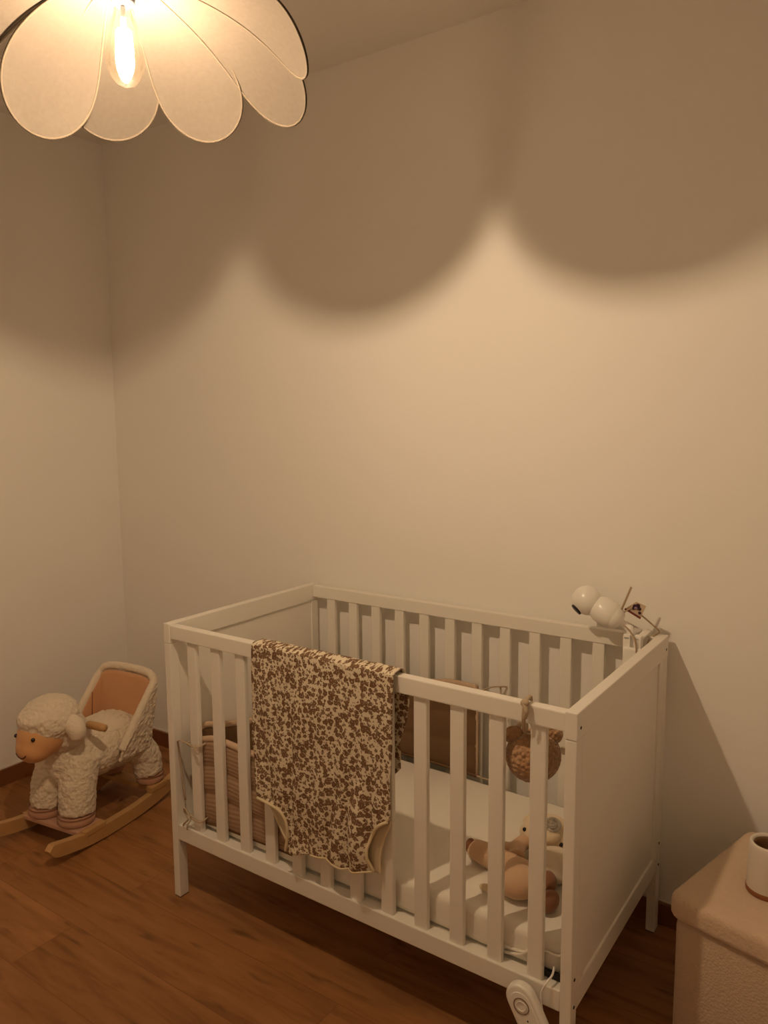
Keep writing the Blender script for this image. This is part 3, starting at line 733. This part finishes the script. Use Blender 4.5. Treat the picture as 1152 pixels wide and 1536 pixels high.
bm = bmesh.new(); ell(bm, (-.08, 0, .325), (.105, .09, .035), None, 4); o = link('seat_cushion', bm, M['wool_smooth'], sheep, True); fuse(o, .005, 2, .004, .014)
# head
bm = bmesh.new()
ell(bm, (.180, .0, .390), (.085, .078, .074), rotm(y=25), 5)
ell(bm, (.212, .0, .358), (.058, .062, .052), None, 4)
o = link('face', bm, M['face'], sheep, True); fuse(o, .005, 8); face = o
bm = bmesh.new()
ell(bm, (.150, .0, .432), (.100, .098, .078), rotm(y=12), 5)
ell(bm, (.110, .0, .385), (.075, .098, .085), None, 4)
ell(bm, (.208, .0, .456), (.048, .066, .028), rotm(y=25), 4)
o = link('wool_cap', bm, M['wool'], sheep, True); fuse(o, .005, 3, .010, .014)
for sd in (1, -1):
    bm = bmesh.new()
    tube(bm, catmull([(.135, sd * .070, .435), (.135, sd * .098, .422), (.135, sd * .112, .400), (.136, sd * .114, .374)], 6), lambda t: .020 + .013 * math.sin(PI * min(1, t * .9 + .1)), 16, flat=1.0)
    o = link('ear', bm, M['wool_smooth'], sheep, True); fuse(o, .005, 4, .005, .012)
    bm = bmesh.new(); lathe(bm, [(.002, 0), (.0125, .0), (.0135, .004), (.0135, .060), (.012, .078), (.004, .080)], (.068, sd * .092, .398), 20, Matrix.Rotation(-sd * PI / 2, 3, 'X'))
    link('handle', bm, M['beech'], sheep, True)
bpy.context.view_layer.update()
fe = face.evaluated_get(bpy.context.evaluated_depsgraph_get())
def on_face(y, z, out=0.0):
    ok, loc, nor, idx = fe.ray_cast(Vector((.6, y, z)), Vector((-1, 0, 0)))
    return loc + nor * out if ok else Vector((.27, y, z))
for sd in (1, -1):
    el('eye', on_face(sd * .040, .402, .001), .0066, M['bead'], sheep, sub=3)
tb('smile', [on_face(y, z, .0008) for y, z in ((-.026, .351), (-.016, .342), (-.002, .338), (.012, .342), (.022, .351))], .0019, M['smile'], sheep)

# ------------------------------------------------------------------ ottoman and the pot on it
OA = math.radians(-14)
ott = thing('storage_ottoman', 'square cream boucle storage ottoman with a padded lid standing right of the crib', 'ottoman', (1.631, .362, 0), rz=OA)
bm = bmesh.new(); box(bm, (-.195, -.190, .004), (.195, .190, .345), .018); link('ottoman_body', bm, M['boucle'], ott, True)
def lid():
    bm = bmesh.new(); box(bm, (-.208, -.203, .342), (.208, .203, .400))
    es = [e for e in bm.edges if abs(e.verts[0].co.z - e.verts[1].co.z) > .01]
    bmesh.ops.bevel(bm, geom=es, offset=.03, segments=5, affect='EDGES', profile=.5)
    es = [e for e in bm.edges if abs(e.verts[0].co.z - e.verts[1].co.z) < 1e-5 and not (abs(e.verts[0].co.x) < .1)]
    es = [e for e in bm.edges if abs(e.verts[0].co.z - e.verts[1].co.z) < 1e-5]
    bmesh.ops.bevel(bm, geom=es, offset=.017, segments=5, affect='EDGES', profile=.5)
    return link('padded_lid', bm, M['boucle_lid'], ott, True)
lid()
pot = thing('ceramic_pot', 'white ceramic pot with brown wooden base ring standing on the boucle ottoman', 'pot', (1.561, .343, .3995))
PR = .0439
bm = bmesh.new(); lathe(bm, [(.01, .010), (PR - .001, .010), (PR, .012), (PR - .0025, .105), (PR - .003, .112), (PR - .005, .1145), (PR - .009, .114), (PR - .011, .110), (PR - .0115, .10), (PR - .0115, .03), (.004, .028)], (0, 0, 0), 56)
link('pot_body', bm, M['ceramic'], pot, True)
bm = bmesh.new(); lathe(bm, [(.01, 0), (PR - .001, 0), (PR + .001, .003), (PR + .001, .012), (PR - .002, .014), (.01, .014)], (0, 0, 0), 56); link('base_ring', bm, M['cupwood'], pot, True)
bm = bmesh.new(); lathe(bm, [(PR - .0118, .05), (PR - .0118, .109), (PR - .014, .105), (PR - .017, .095), (PR - .017, .04), (.004, .04)], (0, 0, 0), 56); link('brown_liner', bm, M['cupliner'], pot, True)

bm = bmesh.new(); lathe(bm, [(.004, .055), (PR - .018, .055), (PR - .018, .060), (.004, .060)], (0, 0, 0), 40); link('dark_inside', bm, M['black'], pot, True)  # black disc paints in the deep shade inside the pot

# ------------------------------------------------------------------ pendant lamp
LX, LY = BULB.x + .0208, BULB.y - .0257
lamp = thing('pendant_lamp', 'flower-shaped pendant lamp with overlapping beige linen petals hanging from the ceiling', 'lamp', (0, 0, 0))
r0, z0, r1, z1, r2, z2 = .0657, .0960, .2671, .0756, .3065, -.0553
wm, pa, pbb, w0, cup, tw = .077, .7043, 3.7033, .0152, .1268, .0225
PET = [(-81.8, -.0175, -.0264), (-56.1, .0301, .0079), (-20.26, .0104, .0009), (15.18, .0239, -.0013), (45.75, -.0108, .0210),
       (90, -.01, .06), (121, -.006, .004), (160, .026, .004), (200, -.006, .003), (239, .026, .006)]
NS, NT = 34, 12
def petal_pts(phi, dr, dz):
    th = math.radians(phi); e = Vector((math.sin(th), math.cos(th), 0)); t = Vector((math.cos(th), -math.sin(th), 0))
    c = Vector((LX, LY, BULB.z)); rows = []
    fmax = max((k / 200) ** pa * math.sqrt(1 - (k / 200) ** pbb) for k in range(200))
    for i in range(NS + 1):
        s = 1 - (1 - i / NS) ** 1.6
        r = (1 - s) ** 2 * r0 + 2 * s * (1 - s) * r1 + s * s * (r2 + dr)
        z = (1 - s) ** 2 * z0 + 2 * s * (1 - s) * z1 + s * s * (z2 + dz)
        f = s ** pa * math.sqrt(max(0, 1 - s ** pbb))
        wd = w0 * (1 - s) ** .5 * math.sqrt(max(0, 1 - s ** 8)) + wm * f / fmax
        wd = max(wd, .0008)
        rows.append([c + e * (r - cup * (wd * g / wm) ** 2 * wm) + t * (g * wd) + Vector((0, 0, z + g * wd * tw)) for g in [-1 + 2 * j / NT for j in range(NT + 1)]])
    return rows
for n_, (phi, dr, dz) in enumerate(PET):
    rows = petal_pts(phi, dr, dz)
    bm = bmesh.new(); grid(bm, rows); o = link('petal', bm, M['petal'], lamp, True)
    edge = [r[0] for r in rows] + [r[-1] for r in rows[::-1]]
    bm = bmesh.new(); tube(bm, edge, .0022, 8); link('petal_binding', bm, M['petal_pipe'], o, True)
bm = bmesh.new(); lathe(bm, [(.004, .115), (.060, .110), (.066, .102), (.065, .080), (.058, .0735), (.020, .073), (.004, .073)], (LX, LY, BULB.z), 48); link('hub_plate', bm, M['grey'], lamp, True)
bm = bmesh.new(); lathe(bm, [(.004, .062), (.016, .062), (.018, .065), (.019, .0735), (.004, .0735)], (BULB.x + .004, BULB.y - .002, BULB.z), 32); link('socket', bm, M['grey'], lamp, True)
bm = bmesh.new(); lathe(bm, [(.004, .11), (.012, .11), (.012, .14), (.0035, .15), (.0035, CEIL - BULB.z - .03), (.0035, CEIL - BULB.z - .02)], (LX, LY, BULB.z), 20); link('cord', bm, M['black'], lamp, True)
bm = bmesh.new(); lathe(bm, [(.02, CEIL - BULB.z - .03), (.048, CEIL - BULB.z - .026), (.05, CEIL - BULB.z - .001), (.02, CEIL - BULB.z)], (LX, LY, BULB.z), 32); link('ceiling_cap', bm, M['grey'], lamp, True)
bprof = [(.0135, .066), (.0135, .056), (.016, .046), (.022, .030), (.0285, .008), (.0315, -.012), (.0305, -.030), (.0245, -.047), (.014, -.058), (.004, -.0615)]
bm = bmesh.new(); lathe(bm, bprof[::-1], (BULB.x, BULB.y, BULB.z + .0), 40); gl = link('bulb_glass', bm, M['glass'], lamp, True)
bm = bmesh.new()
for k in range(8):
    a = 2 * PI * k / 8
    tube(bm, [(BULB.x + .0085 * math.cos(a), BULB.y + .0085 * math.sin(a), BULB.z + .024), (BULB.x + .0115 * math.cos(a + .5), BULB.y + .0115 * math.sin(a + .5), BULB.z - .008)], .0034, 6)
link('filament', bm, M['filament'], gl, False)
bm = bmesh.new(); tube(bm, [(BULB.x, BULB.y, BULB.z + .06), (BULB.x, BULB.y, BULB.z + .02)], .004, 8); link('filament_stem', bm, M['ceramic'], gl, True)
